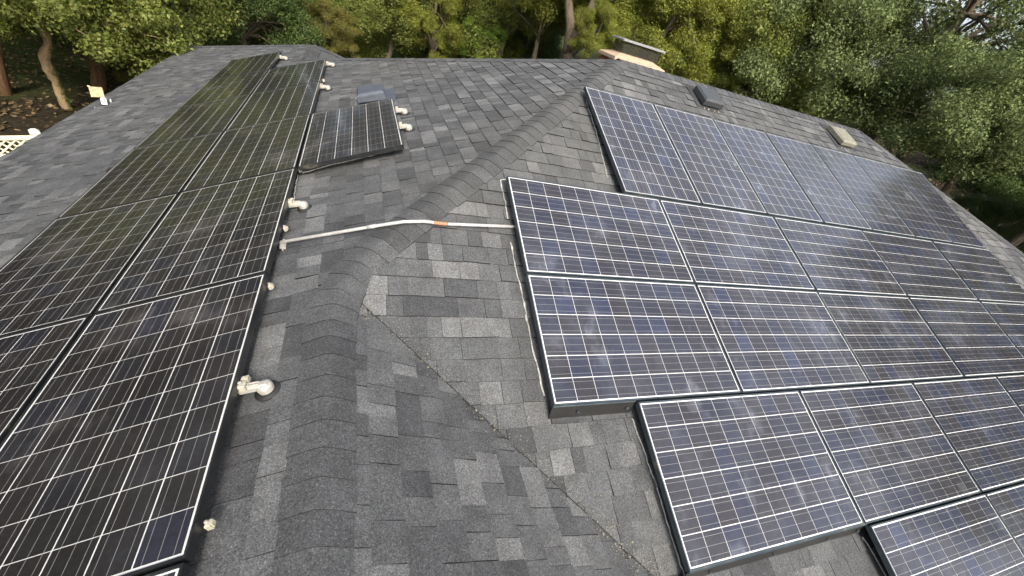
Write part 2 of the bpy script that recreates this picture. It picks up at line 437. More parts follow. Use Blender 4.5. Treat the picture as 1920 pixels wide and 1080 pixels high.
caps([(14.2, AY - (14.2 - BX), AZ - P * (14.2 - BX)), (BX, AY, AZ)], dR, dE, skip=(46, 47))
caps([(BWX, BWY0, BWZ), (AX, AY, AZ)], dL, dB)
caps([(BWX, BWY0 - .02, BWZ), (BWX, BWY1, BWZ)], dL, dG)
caps([(EAVE, BYE, EZ), (BWX, BWY1, BWZ)], dL, dB)
caps([(BXE, BYE, EZ), (BWX, BWY1, BWZ)], dG, dB)

# valley cut line and the litter caught in it
vm = MB()
for k in range(40):
    s0, s1 = k * .09, (k + 1) * .09
    c = lambda s, o_: Vector((WR + s + o_, JY - s + o_, JZ - P * s))
    vm.add([c(s0 - .002, 0) + Vector((-.0016, -.0016, .0135)), c(s1 + .002, 0) + Vector((-.0016, -.0016, .0135)), c(s1 + .002, 0) + Vector((.0016, .0016, .0150)), c(s0 - .002, 0) + Vector((.0016, .0016, .0150))], [(0, 1, 2, 3)])
hlink('valley_seam', mesh('valley_seam', vm.v, vm.f, ASPH), house)
lm = MB()
for k in range(1100):
    s = random.uniform(.15, 3.3) if random.random() < .8 else random.gauss(1.75, .2); off = random.gauss(0, .035 + .012 * s)
    x, y = WR + s + off * .7, JY - s + off * .7
    z = max(zR(x, y), zG(x, y)) + .014
    r = random.uniform(.0015, .0055) if random.random() < .94 else random.uniform(.006, .011); a = random.uniform(0, 6.28); b = random.uniform(.4, 1)
    c_, s_ = math.cos(a) * r, math.sin(a) * r
    lm.add([(x + c_, y + s_, z), (x - s_ * b, y + c_ * b, z + r * .5), (x - c_, y - s_, z), (x + s_ * b, y - c_ * b, z + r * .4), (x, y, z + r * .9)], [(0, 1, 4), (1, 2, 4), (2, 3, 4), (3, 0, 4)])
tag(lm.build('valley_litter', m_plain('dry_litter', (.20, .18, .13), .9, 0, 90, .6)), 'scattered dry leaf litter and acorn bits caught in the roof valley', 'litter', kind='stuff')

# chalky sealant lines on the shingles along the arrays
def bead(pl, pts, wd=.012):
    b = MB(); P3 = []
    for (x0, y0), (x1, y1) in zip(pts[:-1], pts[1:]):
        n = max(2, int(math.hypot(x1 - x0, y1 - y0) / .035))
        for i in range(n):
            k = i / n; P3.append((x0 - (.022 if pl == 'R' else 0) + (x1 - x0) * k + random.gauss(0, .003), y0 + (y1 - y0) * k + random.gauss(0, .004)))
    for i in range(len(P3) - 1):
        (x0, y0), (x1, y1) = P3[i], P3[i + 1]; L_ = math.hypot(x1 - x0, y1 - y0) + 1e-6
        nx, ny = -(y1 - y0) / L_, (x1 - x0) / L_; q = wd * random.uniform(.3, .85) / 2
        b.add([on(pl, x0 + nx * q, y0 + ny * q, .010), on(pl, x0 - nx * q, y0 - ny * q, .010), on(pl, x1 - nx * q, y1 - ny * q, .010), on(pl, x1 + nx * q, y1 + ny * q, .010),
               on(pl, x0, y0, .018), on(pl, x1, y1, .018)], [(0, 4, 5, 3), (4, 1, 2, 5)])
    hlink('sealant_bead', mesh('sealant_bead', b.v, b.f, CAULK), house)
bead('R', [(1.36, 3.43), (1.29, 3.42), (1.297, 3.217), (1.288, 2.97)], .016); bead('R', [(1.28, 2.78), (1.275, 2.6), (1.29, 2.30), (1.287, 1.977), (1.301, 1.754), (1.309, 1.56)], .018)
bead('R', [(2.72, 4.86), (2.605, 4.85), (2.585, 4.324), (2.511, 3.632)], .011)
bead('R', [(1.945, 1.43), (1.953, 1.405), (1.986, 1.047), (1.991, .679), (1.995, .5)], .011); bead('R', [(3.68, .50), (3.714, .386), (3.73, .1)], .014)
bead('L', [(-.40, 4.275), (-.157, 4.323), (.264, 4.346), (.50, 4.36)], .022); bead('L', [(-.437, 4.25), (-.437, 4.07), (-.41, 3.57)], .013)

# ------------------------------------------------------------------ solar panels
CS, CSY = .1580, .1537                                    # cell size
def cell_mesh():
    h = CS / 2; hy = CSY / 2; b = .0011; v = []; f = []; mi = []
    ys = [-hy]
    for c in (-CSY / 3, 0, CSY / 3): ys += [c - b, c + b]
    ys.append(hy)
    for y in ys: v += [(-h, y, 0), (h, y, 0)]
    for i in range(len(ys) - 1): f.append((2*i, 2*i+1, 2*i+3, 2*i+2)); mi.append(i % 2)
    m_ = mesh('cell', v, f, CELL); m_.materials.append(BUS); m_.polygons.foreach_set('material_index', mi); return m_
CELLM = cell_mesh(); CELLMB = CELLM.copy(); CELLMB.materials[0] = CELLB
def frame_mesh():
    b = MB(); L_, W_, t, d = PLN, PWD, .009, .042
    b.box((0, 0, -d), (L_, t, 0)); b.box((0, W_ - t, -d), (L_, W_, 0)); b.box((0, t, -d), (t, W_ - t, 0)); b.box((L_ - t, t, -d), (L_, W_ - t, 0))
    return mesh('frame', b.v, b.f, FRAME)
FRAMEM = frame_mesh(); FRAMEML = FRAMEM.copy(); FRAMEML.materials[0] = FRAMEL
BACKM = mesh('backsheet', [(.011, .011, -.0045), (PLN - .011, .011, -.0045), (PLN - .011, PWD - .011, -.0045), (.011, PWD - .011, -.0045),
                           (.011, .011, -.009), (PLN - .011, .011, -.009), (PLN - .011, PWD - .011, -.009), (.011, PWD - .011, -.009)],
             [(0, 1, 2, 3), (7, 6, 5, 4)], BACK)
gx, gy = .0034, .0054
x_off = (PLN - (10 * CS + 9 * gx)) / 2; y_off = (PWD - (6 * CSY + 5 * gy)) / 2
cellpos = [(x_off + CS / 2 + i * (CS + gx), y_off + CSY / 2 + j * (CSY + gy)) for i in range(10) for j in range(6)]
for s, u, v, po, lb in panels:
    o_, U, V, n = (OL, UL, VL, NL) if s == 'L' else (OR, UR, VR, NR)
    # local x along the long side, z out of the roof
    if po: X = V; org = o_ + U * u + V * v; Y = n.cross(X)
    else: X = U; Y = n.cross(X); org = o_ + U * u + V * (v + (PWD if Y.dot(V) < 0 else 0))
    if po and Y.dot(U) < 0: org = org + U * PWD
    mw = Matrix((X, Y, n)).transposed().to_4x4(); mw.translation = org + n * random.uniform(-.003, .003)
    mw = mw @ Matrix.Rotation(random.uniform(-.0012, .0012), 4, 'Z')
    e = empty('solar_panel'); e.matrix_world = mw
    tag(e, lb, 'solar panel', 'solar panels on the right slope' if s == 'R' else 'solar panels on the left slope')
    link('frame', FRAMEML if s == 'L' else FRAMEM, e); link('backsheet', BACKM, e)
    for cx, cy in cellpos:
        c = bpy.data.objects.new('cell', CELLM if s == 'L' else CELLMB); COL.objects.link(c); c.parent = e; c.location = (cx, cy, -.0035)

# skirts closing the lower edges of the right array
def skirt(u0, u1, v, label):
    b = MB(); th = .004
    p = [OR + UR * u0 + VR * (v + .006) - NR * .028, OR + UR * u1 + VR * (v + .006) - NR * .028,
         OR + UR * u1 + VR * (v + .055) - NR * .118, OR + UR * u0 + VR * (v + .055) - NR * .118]
    q = [x - NR * .003 - VR * th for x in p]
    b.add(p + q, [(0, 3, 2, 1), (4, 5, 6, 7), (0, 1, 5, 4), (1, 2, 6, 5), (2, 3, 7, 6), (3, 0, 4, 7)])
    o = b.build('array_skirt', BLACK)
    lip = MB(); k0 = OR + UR * u0 + VR * (v + .002) - NR * .018; k1 = OR + UR * u1 + VR * (v + .002) - NR * .018
    lip.tube([k0, k1], .008, 6); lip.build('lip', FRAME, o)
    for i in range(int((u1 - u0) / .55) + 1):
        sc_ = MB(); c = OR + UR * (u0 + .2 + i * .55 if u0 + .2 + i * .55 < u1 else u1 - .05) + VR * (v + .035) - NR * .068
        sc_.lathe([(.012, 0), (.012, .006), (.004, .010)], 8, Matrix.Translation(c) @ (VR * .9 + NR * .4).to_track_quat('Z', 'Y').to_matrix().to_4x4()); sc_.build('bolt', FRAME, o)
    tag(o, label, 'skirt', 'black skirts on the right array')
skirt(0, .645, 1.006 + PWD, 'short black metal skirt under the third panel row of the right slope')
skirt(.6525, 2.338, 2.012 + PWD, 'long black metal skirt under the fourth panel row of the right slope')
skirt(2.3458, 9.0, 3.018 + PWD, 'black metal skirt under the lowest panel row of the right slope')

# standoff feet along the left array
def standoff(pl_u, pl_v, label, rot=0.):
    base = OL + UL * pl_u + VL * pl_v
    e = empty('mounting_foot')
    X = -VL; Y = UL; n = NL                     # local x uphill
    Z = X.cross(Y); mw = Matrix((X, Y, Z)).transposed().to_4x4()
    if Z.dot(n) < 0: mw = Matrix((X, -Y, n)).transposed().to_4x4()
    mw.translation = base; e.matrix_world = mw
    zr = -.13
    MB().lathe([(.062, zr + .006), (.062, zr + .013), (.05, zr + .020), (.03, zr + .022)], 18, Matrix.Translation((.095, 0, 0))).build('flashing_base', BLACK, e)
    MB().lathe([(.036, zr + .018), (.039, zr + .045), (.033, zr + .062), (.016, zr + .068)], 16, Matrix.Translation((.095, 0, 0))).build('post', ALU, e, smooth=True)
    arm = MB(); T = Matrix.Rotation(R_(6), 4, 'Y')
    arm.bbox((-.005, -.019, zr + .052), (.128, .019, zr + .084), .009, T); arm.bbox((.0, -.012, zr + .084), (.09, -.004, zr + .091), .002, T); arm.bbox((.0, .004, zr + .084), (.09, .012, zr + .091), .002, T)
    arm.build('arm', ALU, e)
    k = MB(); k.bbox((-.008, -.022, zr + .068), (.032, .022, zr + .106), .007); k.bbox((.002, .024, zr + .072), (.036, .054, zr + .104), .008); k.build('clamp', CREAM, e)
    MB().lathe([(.009, zr + .106), (.009, zr + .115), (.004, zr + .118)], 8, Matrix.Translation((.012, 0, 0))).build('bolt', ALU, e)
    tag(e, label, 'mounting foot', 'mounting feet beside the left array')
LU = lambda y: (y - OL.y)
standoff(LU(1.57), 0, 'chalky aluminium mounting foot nearest the viewer beside the left array')
standoff(LU(3.50), 0, 'stained mounting foot just beyond the white conduit by the left array')
standoff(LU(7.36), 0, 'pale mounting foot beside the fourth panel, behind the single panel')
standoff(LU(9.00), 0, 'pale mounting foot at the far end of the upper long panel row')
standoff(LU(10.5), PWD + .02, 'small pale mounting foot at the far end of the lower long panel row')
standoff(LU(5.46), -PWD - .02, 'farther of two pale feet on the uphill edge of the single panel')
standoff(LU(4.86), -PWD - .02, 'nearer of two pale feet on the uphill edge of the single panel')
def clipb(y, label, v=0., s=1.):
    s *= .75; b = MB(); c = OL + UL * LU(y) - VL * .012 + VL * v; X, Y, n = -VL, UL, NL
    mw = Matrix((X, Y, n)).transposed().to_4x4(); mw.translation = c - n * .075
    b.bbox((-.008, -.02 * s, 0), (.014, .02 * s, .034), .006); b.bbox((.012, -.013 * s, .006), (.028 * s, .015 * s, .030), .006)
    b.lathe([(.007, .034), (.007, .042), (.003, .044)], 8, Matrix.Translation((.003, 0, 0)))
    o = b.build('panel_clip', CREAM); o.matrix_world = mw
    tag(o, label, 'clip', 'cream clips under the left array edge')
clipb(3.10, 'cream clip under the panel edge just beyond the conduit end')
clipb(2.38, 'knobbly cream clip where the first and second near panels meet')
clipb(4.20, 'cream clip at the near corner of the single panel', 0, .9)
clipb(.93, 'cream clip near the lower corner of the nearest full panel', 0, .9)
clipb(7.75, 'cream clip just past the foot behind the single panel', 0, 1.2)
b = MB(); c = OL + UL * LU(5.15) + VL * (2 * PWD + .03)
for k in range(3): b.tube([c + UL * (k * .035) + VL * -.01, c + UL * (k * .035 + .03) + VL * .02 + NL * .004, c + UL * (k * .035 + .015) + VL * .03 - NL * .03], .005, 6)
tag(b.build('cable_clip', BLACK), 'small black cable clip on the downhill edge of the lower left row', 'clip')

# ------------------------------------------------------------------ conduit over the hip
cl, cr = on('L', -.47, 2.955, .05), on('R', 1.36, 2.915, .045)
m1 = on('L', .20, 2.86, .05); k1 = on('L', .42, 2.80, .062); k2 = on('R', .70, 2.86, .055)
path = [cl, m1, on('L', .36, 2.815, .060), k1, Vector(k1).lerp(k2, .5) + Vector((0, 0, .012)), k2, on('R', .9, 2.88, .048), cr]
cb = MB().tube(path, .0125, 10); cond = cb.build('conduit', GALV, smooth=True)
tag(cond, 'pale grey steel conduit bent over the hip between the two arrays', 'conduit')
MB().tube([Vector(path[4]).lerp(path[5], .45), path[5], on('R', .73, 2.864, .054)], .0142, 10).build('coupling', RUST, cond, smooth=True)
MB().tube([Vector(m1) - Vector((.03, -.004, .012)), m1, Vector(m1) + Vector((.03, -.004, .012))], .0152, 10).build('coupling', GALV, cond, smooth=True)
st = MB(); q = on('L', -.40, 2.945, .03); st.box((q.x - .02, q.y - .05, q.z - .01), (q.x + .02, q.y + .0, q.z + .012)); st.tube([q + Vector((0, -.06, -.015)), q, q + Vector((0, .02, .03))], .007, 6); st.build('strap', ALU, cond)

# ------------------------------------------------------------------ roof vents
def vent(pl, cx, cy, wd, ln, ht, mat, label, rim):
    n = PL[pl][1]; down = {'L': dL, 'R': dR}[pl]; X = n.cross(down) if False else down.cross(n)
    c = on(pl, cx, cy, .012); mw = Matrix((X, -down, n)).transposed().to_4x4()
    if mw.determinant() < 0: mw = Matrix((-X, -down, n)).transposed().to_4x4()
    mw.translation = c
    e = empty('roof_vent'); e.parent = house; e.matrix_local = H0 @ mw; e['label'] = label
    MB().box((-wd * .72, -ln * .58, .0), (wd * .72, ln * .85, .004)).build('flange', rim, e)
    h = MB(); a, b_ = wd / 2, ln / 2; t = .86
    v = [(-a, -b_, .03), (a, -b_, .03), (a, b_, .012), (-a, b_, .012), (-a, -b_, ht * .8), (a, -b_, ht * .8), (a, b_, ht * .72), (-a, b_, ht * .72),
         (-a * t, -b_ * t, ht), (a * t, -b_ * t, ht), (a * t, b_ * .8, ht * .95), (-a * t, b_ * .8, ht * .95)]
    f = [(8, 9, 10, 11)]
    for i in range(4): j = (i + 1) % 4; f += [(i, j, 4 + j, 4 + i), (4 + i, 4 + j, 8 + j, 8 + i)]
    h.add(v, f); ho = h.build('hood', mat, e)
    MB().lathe([(wd * .3, .004), (wd * .3, .05)], 14).build('throat', BLACK, e)
    g = MB()
    for k in (-1, -.45, .35, .9): r = random.uniform(.004, .011); g.bbox((k * a * .8 - r, -b_ - .05, .004), (k * a * .8 + r, -b_ - .038 + r * .6, .010), .003)
    g.build('nail_seal', CREAM, e)
vent('R', 4.84, 5.51, .36, .35, .12, SLATE, 'slate grey box vent near the ridge', SHINGLE)
vent('R', 7.88, 5.47, .36, .42, .11, VCREAM, 'cream box vent with yellowed front lip near the ridge', SHINGLE)
vent('L', .28, 6.42, .44, .36, .13, BLUEV, 'blue grey box vent half hidden by the single panel', BLUEV)

# ------------------------------------------------------------------ chimney behind the ridge
chim = empty('chimney'); chim.parent = house; chim.matrix_local = H0; chim['label'] = 'red brick chimney with a pale concrete crown'
x0, x1, y0, y1, zt = 4.60, 5.66, 8.02, 8.62, -.455 + CZ
zb = AZ - P * (y1 - AY) - .1
MB().box((x0 + .012, y0 + .012, zb), (x1 - .012, y1 - .012, zt)).build('mortar_core', MORTAR, chim)
bh, bl = .062, .20
BM = {}
def brick(xa, xb, ya, yb, z):
    b = MB(); b.bbox((xa, ya, z), (xb, yb, z + bh), .004); b.build('brick', BRICK, chim)
z = zt - .010 - bh; row = 0
while z > zb + .1:
    off = (row % 2) * .1
    yb_ = y0
    xx = x0 - off
    while xx < x1:                                   # front face
        a_, b_ = max(xx, x0), min(xx + bl, x1)
        if b_ - a_ > .03: brick(a_, b_ - .009, y0 + random.uniform(-.002, .002), y0 + .09, z)
        xx += bl + .002
    yy = y0 + .10 - off + .0
    while yy < y1:                                   # left face
        a_, b_ = max(yy, y0 + .095), min(yy + bl, y1)
        if b_ - a_ > .03: brick(x0 + random.uniform(-.002, .002), x0 + .09, a_, b_ - .009, z)
        yy += bl + .002
    z -= bh + .010; row += 1
cr_ = MB(); c0 = .055
v = [(x0 - c0, y0 - c0, zt), (x1 + c0, y0 - c0, zt), (x1 + c0, y1 + c0, zt), (x0 - c0, y1 + c0, zt), (x0 - c0, y0 - c0, zt + .055), (x1 + c0, y0 - c0, zt + .055), (x1 + c0, y1 + c0, zt + .055), (x0 - c0, y1 + c0, zt + .055),
     (x0 + .16, y0 + .16, zt + .13), (x1 - .16, y0 + .16, zt + .13), (x1 - .16, y1 - .16, zt + .13), (x0 + .16, y1 - .16, zt + .13)]
cr_.add(v, [(0, 3, 2, 1), (0, 1, 5, 4), (1, 2, 6, 5), (2, 3, 7, 6), (3, 0, 4, 7), (4, 5, 9, 8), (5, 6, 10, 9), (6, 7, 11, 10), (7, 4, 8, 11), (8, 9, 10, 11)])
cr_.build('crown', CROWN, chim)
fc = MB(); fx0, fx1, fy0, fy1, fz0, fz1 = x0 + .13, x1 - .06, y0 + .14, y1 - .12, zt + .13, zt + .33
for k in range(34):
    q = fx0 + (fx1 - fx0) * k / 33
    fc.box((q - .003, fy0 - .003, fz0), (q + .003, fy0 + .003, fz1)); fc.box((q - .003, fy1 - .003, fz0), (q + .003, fy1 + .003, fz1))
for k in range(14):
    q = fy0 + (fy1 - fy0) * k / 13
    fc.box((fx0 - .003, q - .003, fz0), (fx0 + .003, q + .003, fz1)); fc.box((fx1 - .003, q - .003, fz0), (fx1 + .003, q + .003, fz1))
for k in range(1, 7):
    q = fz0 + (fz1 - fz0) * k / 7
    fc.box((fx0, fy0 - .004, q - .002), (fx1, fy0 + .004, q + .002)); fc.box((fx0 - .004, fy0, q - .002), (fx0 + .004, fy1, q + .002))
fc.build('flue_screen', DARKMESH, chim)
ld = MB(); ld.bbox((fx0 - .06, fy0 - .06, fz1), (fx1 + .06, fy1 + .06, fz1 + .035), .012); ld.build('flue_lid', m_plain('zinc_lid', (.24, .25, .25), .45, .4, 20, .2), chim)

# ------------------------------------------------------------------ antenna unit on the left eave
e = empty('antenna_mount', on('L', -3.95, 9.22, .0)); e.scale = (.5, .5, .5); tag(e, 'cream and white antenna unit on black legs at the left eave', 'antenna')
bx = MB()
bx.tube([(-.18, -.12, -.06), (.0, .0, .06)], .022, 8); bx.tube([(.16, .02, .075), (.0, .03, .08)], .018, 8); bx.tube([(.02, .30, .02), (.0, .0, .07)], .018, 8); bx.tube([(0, 0, .0), (-.03, .05, .30)], .022, 8)
bx.build('bracket', BLACK, e)
Tm = Matrix.Translation((-.10, .08, .42)) @ Matrix.Rotation(R_(25), 4, 'Z') @ Matrix.Rotation(R_(-12), 4, 'X')
MB().bbox((-.17, -.03, -.15), (.17, .03, .17), .015, Tm).build('receiver_plate', m_plain('cream_plastic', (.40, .33, .19), .5), e)
MB().bbox((-.19, -.028, .165), (-.13, .026, .20), .01, Tm).build('corner_lug', m_plain('cream_lug', (.6, .5, .32), .5), e)
Tm = Matrix.Translation((.07, .0, .19)) @ Matrix.Rotation(R_(20), 4, 'Z')
MB().bbox((-.075, -.06, -.10), (.075, .06, .10), .02, Tm).build('junction_box', VINYLW, e)
MB().lathe([(.025, 0), (.028, .10), (.012, .15)], 10, Matrix.Translation((.12, .34, .03))).build('end_cap', VINYLW, e)
MB().lathe([(.02, 0), (.02, .02)], 8, Matrix.Translation((-.18, -.12, -.045))).build('bolt', ALU, e)
# ------------------------------------------------------------------ ground
def gz(x, y):
    s = .9 * x + .43 * y - 14.
    s2 = .25 * x + .97 * y - 24.
    z = .20 * s if s > 0 else 0.
    z += .06 * s2 if s2 > 0 else 0.
    z = 6. * math.tanh(z / 6.)
    if not (-8 < x < 18 and -8 < y < 16): z += .12 * math.sin(x * .6 + 1) * math.cos(y * .5)
    return z
def m_ground():
    t = NT('leaf_litter_ground'); p = t.pos()
    n1 = t.noise(p, .12, 4, .6); n2 = t.noise(p, 3, 5, .7); n3 = t.noise(p, 28, 3, .7)
    soil = t.ramp(n2, [(.3, (.016, .013, .009)), (.6, (.034, .028, .017)), (.8, (.065, .052, .032))])
    gr = t.ramp(n3, [(.3, (.022, .034, .010)), (.7, (.055, .075, .022))])
    c = t.mix(t.ramp(n1, [(.50, 0.), (.60, 1.)]), soil, gr)
    t.bump(n3, .6, .05)
    return t.set(Base_Color=c, Roughness=1., Specular_IOR_Level=.1)
gs = sorted(set([-400, -250, -150, -100, -70] + list(range(-50, 71, 2)) + [90, 130, 200, 300, 500]))
gv = [(x, y, gz(x, y)) for y in gs for x in gs]; N = len(gs)
gf = [(j*N+i, j*N+i+1, (j+1)*N+i+1, (j+1)*N+i) for j in range(N-1) for i in range(N-1)]
tag(link('ground', mesh('ground', gv, gf, m_ground(), True)), kind='structure')
# lawn clearing behind the house
LAWN = m_plain('lawn_green', (.105, .155, .030), .95, 0, 5, .35, .1, .5, .03)
lv = []; lf = []
lc = (1.8, 33.)
for i in range(13):
    for j in range(25):
        a = 2 * math.pi * j / 24; r = i / 12
        x, y = lc[0] + math.cos(a) * r * (4.2 + .5 * math.sin(3 * a)), lc[1] + math.sin(a) * r * (7 + .8 * math.cos(2 * a))
        lv.append((x, y, gz(x, y) + .06))
for i in range(12):
    for j in range(24): lf.append((i*25+j, (i+1)*25+j, (i+1)*25+j+1, i*25+j+1))
tag(link('lawn', mesh('lawn', lv, lf, LAWN, True)), kind='structure')

# ------------------------------------------------------------------ fence by the left eave
fe = empty('lattice_fence', (-7.4, 12.6, 0)); tag(fe, 'cream vinyl privacy fence with a lattice top and capped white post', 'fence')
FD = Vector((.86, .51, 0)).normalized()
def fence_section(o, ln):
    ang = math.atan2(FD.y, FD.x); T = Matrix.Translation(o) @ Matrix.Rotation(ang, 4, 'Z')
    k = 0; x = .07
    while x < ln - .1:
        MB().box((x, -.012, .06), (x + .148, .012, 1.22), T).build('board', VINYL, fe); x += .150
    for z0, z1 in ((0., .06), (1.22, 1.30), (1.62, 1.70)): MB().bbox((.06, -.035, z0), (ln - .06, .035, z1), .008, T).build('rail', VINYL, fe)
    n = int((ln + .32) / .145)
    for k in range(n):
        for sgn, yo in ((1, -.007), (-1, .007)):
            xb = .06 - .32 + k * .145; a, b_ = (xb, xb + .32) if sgn > 0 else (xb + .32, xb)
            za, zb_ = 1.30, 1.62
            # trim to the bay
            pts = []
            for (xx, zz) in ((a, za), (b_, zb_)): pts.append([xx, zz])
            dx, dz = pts[1][0] - pts[0][0], pts[1][1] - pts[0][1]
            for q in (0, 1):
                if pts[q][0] < .06: tt = (.06 - pts[0][0]) / dx; pts[q] = [.06, pts[0][1] + dz * tt] if q == 1 else [.06, za + dz * ((.06 - a) / dx)]
                if pts[q][0] > ln - .06: pts[q] = [ln - .06, za + dz * ((ln - .06 - a) / dx)]
            if abs(pts[1][0] - pts[0][0]) < .03: continue
            d = Vector((pts[1][0] - pts[0][0], 0, pts[1][1] - pts[0][1])).normalized(); nn = Vector((-d.z, 0, d.x)) * .017
            A, B = Vector((pts[0][0], yo, pts[0][1])), Vector((pts[1][0], yo, pts[1][1])); ty = Vector((0, .0035, 0))
            vv = [T @ q for q in (A - nn - ty, B - nn - ty, B + nn - ty, A + nn - ty, A - nn + ty, B - nn + ty, B + nn + ty, A + nn + ty)]
            MB().add(vv, [(0, 3, 2, 1), (4, 5, 6, 7), (0, 1, 5, 4), (2, 3, 7, 6)]).build('lattice_slat', VINYL, fe)
def fence_post(o):
    T = Matrix.Translation(o) @ Matrix.Rotation(math.atan2(FD.y, FD.x), 4, 'Z')
    p_ = MB().box((-.062, -.062, -.1), (.062, .062, 1.76), T).build('post', VINYLW, fe)
    MB().bbox((-.085, -.085, 1.76), (.085, .085, 1.85), .05, T).build('post_cap', VINYLW, p_)
fpost = ray(64, 246, 13.6); fpost = Vector((fpost.x, fpost.y, 0))
base = fpost - Vector(fe.location)
base.z = fpost.z + (ray(64, 246, 13.6).z - 1.80)
fe.location.z = 0
fence_post(base); fence_post(base - FD * 1.83); fence_post(base + FD * 1.83)
fence_section(base - FD * 1.83, 1.83); fence_section(base, 1.83); fence_section(base - FD * 3.66, 1.83)

# ------------------------------------------------------------------ trees
def m_leaf(name, cols, trans=.42):
    t = NT(name); at = t.n('ShaderNodeAttribute', attribute_name='tone').outputs['Fac']
    r = t.n('ShaderNodeObjectInfo').outputs['Random']
    c = t.ramp(at, [(0, cols[0]), (.5, cols[1]), (1, cols[2])])
    n = t.noise(t.pos(), .9, 2)
    c = t.mix(1., c, t.ramp(n, [(.3, .72), (.7, 1.28)]), 'MULTIPLY')
    t.set(Base_Color=c, Roughness=.55, Specular_IOR_Level=.3)
    tr = t.n('ShaderNodeBsdfTranslucent'); t.l(c, tr.inputs[0])
    mx = t.n('ShaderNodeMixShader'); mx.inputs[0].default_value = trans
    t.l(t.b.outputs[0], mx.inputs[1]); t.l(tr.outputs[0], mx.inputs[2]); t.l(mx.outputs[0], t.out.inputs[0])
    return t.m
LEAF = {
 'oak':   m_leaf('oak_leaf', ((.065, .10, .036), (.135, .175, .062), (.24, .27, .11))),
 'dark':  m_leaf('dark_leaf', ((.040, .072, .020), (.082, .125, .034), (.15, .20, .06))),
 'mid':   m_leaf('mid_leaf', ((.075, .11, .020), (.155, .185, .040), (.27, .28, .075))),
 'yellow':m_leaf('yellow_leaf', ((.085, .11, .014), (.175, .20, .030), (.30, .30, .06))),
 'lime':  m_leaf('lime_leaf', ((.10, .18, .020), (.18, .30, .04), (.28, .40, .08))),
 'wood':  m_leaf('wood_leaf', ((.030, .036, .016), (.060, .068, .030), (.11, .12, .055))),
 'brown': m_leaf('brown_leaf', ((.085, .080, .018), (.165, .155, .035), (.25, .23, .06))),
}
def m_bark(name, a, b):
    t = NT(name); p = t.pos()
    mp = t.n('ShaderNodeMapping'); mp.inputs['Scale'].default_value = (9, 9, 1.6); t.l(p, mp.inputs[0])
    n = t.noise(mp.outputs[0], 2.2, 5, .7); t.bump(n, .9, .06)
    return t.set(Base_Color=t.ramp(n, [(.3, a), (.7, b)]), Roughness=.95, Specular_IOR_Level=.15)
BARK = m_bark('grey_bark', (.055, .045, .035), (.20, .165, .12)); BARKP = m_bark('pale_bark', (.20, .145, .08), (.46, .35, .20)); BARKR = m_bark('brown_bark', (.06, .035, .02), (.20, .12, .065))

def leaf_cloud(centers, radii, n, size, rng, droop=.2):
    """leaf quads spread through clumps; returns verts, faces, tone"""
    w_ = radii ** 2; idx = rng.choice(len(centers), n, p=w_ / w_.sum())
    d = rng.normal(size=(n, 3)); d /= np.linalg.norm(d, axis=1, keepdims=True)
    rr = rng.uniform(.35, 1.0, n) ** .6 * (1 + .18 * rng.normal(size=n))
    flat = np.array([1, 1, .72])
    p = centers[idx] + d * flat * (radii[idx] * rr)[:, None]
    p[:, 2] -= droop * rng.random(n) * radii[idx]
    nr = d * .55 + np.array([0, 0, .45]) + rng.normal(size=(n, 3)) * .5
    nr /= np.linalg.norm(nr, axis=1, keepdims=True)
    a = np.cross(nr, rng.normal(size=(n, 3))); a /= np.linalg.norm(a, axis=1, keepdims=True); b = np.cross(nr, a)
    s = (size * rng.uniform(.65, 1.35, n))[:, None]
    v = np.stack([p - a * s * .5, p + b * s * .27 + nr * s * .06, p + a * s * .5 - nr * s * .10, p - b * s * .27 + nr * s * .06], 1).reshape(-1, 3)
    tn = np.clip(rng.normal(.45, .22, n), 0, 1)
    return v, tn
def leaf_mesh(name, v, tn, mat):
    n = len(v) // 4
    me = bpy.data.meshes.new(name); me.vertices.add(4 * n); me.vertices.foreach_set('co', v.astype(np.float32).ravel())
    me.loops.add(4 * n); me.loops.foreach_set('vertex_index', np.arange(4 * n, dtype=np.int32))
    me.polygons.add(n); me.polygons.foreach_set('loop_start', np.arange(0, 4 * n, 4, dtype=np.int32)); me.polygons.foreach_set('loop_total', np.full(n, 4, np.int32))
    me.update(calc_edges=True); a = me.attributes.new('tone', 'FLOAT', 'FACE'); a.data.foreach_set('value', tn.astype(np.float32))
    me.materials.append(mat); return me
def crown_clumps(rng, n, rx, rz, hollow=.35, low=-.75):
    out = []; rad = []
    lobes = rng.normal(size=(5, 3)); lobes /= np.linalg.norm(lobes, axis=1, keepdims=True)
    while len(out) < n:
        d = rng.normal(size=3); d /= np.linalg.norm(d)
        if d[2] < low: continue
        r = rng.uniform(hollow, 1) ** .55 * (.78 + .32 * max(0, (lobes @ d).max()) ** 3 + .08 * rng.normal())
        out.append(d * r * np.array([rx, rx, rz])); rad.append(rng.uniform(.10, .23) * rx)
    return np.array(out), np.array(rad)
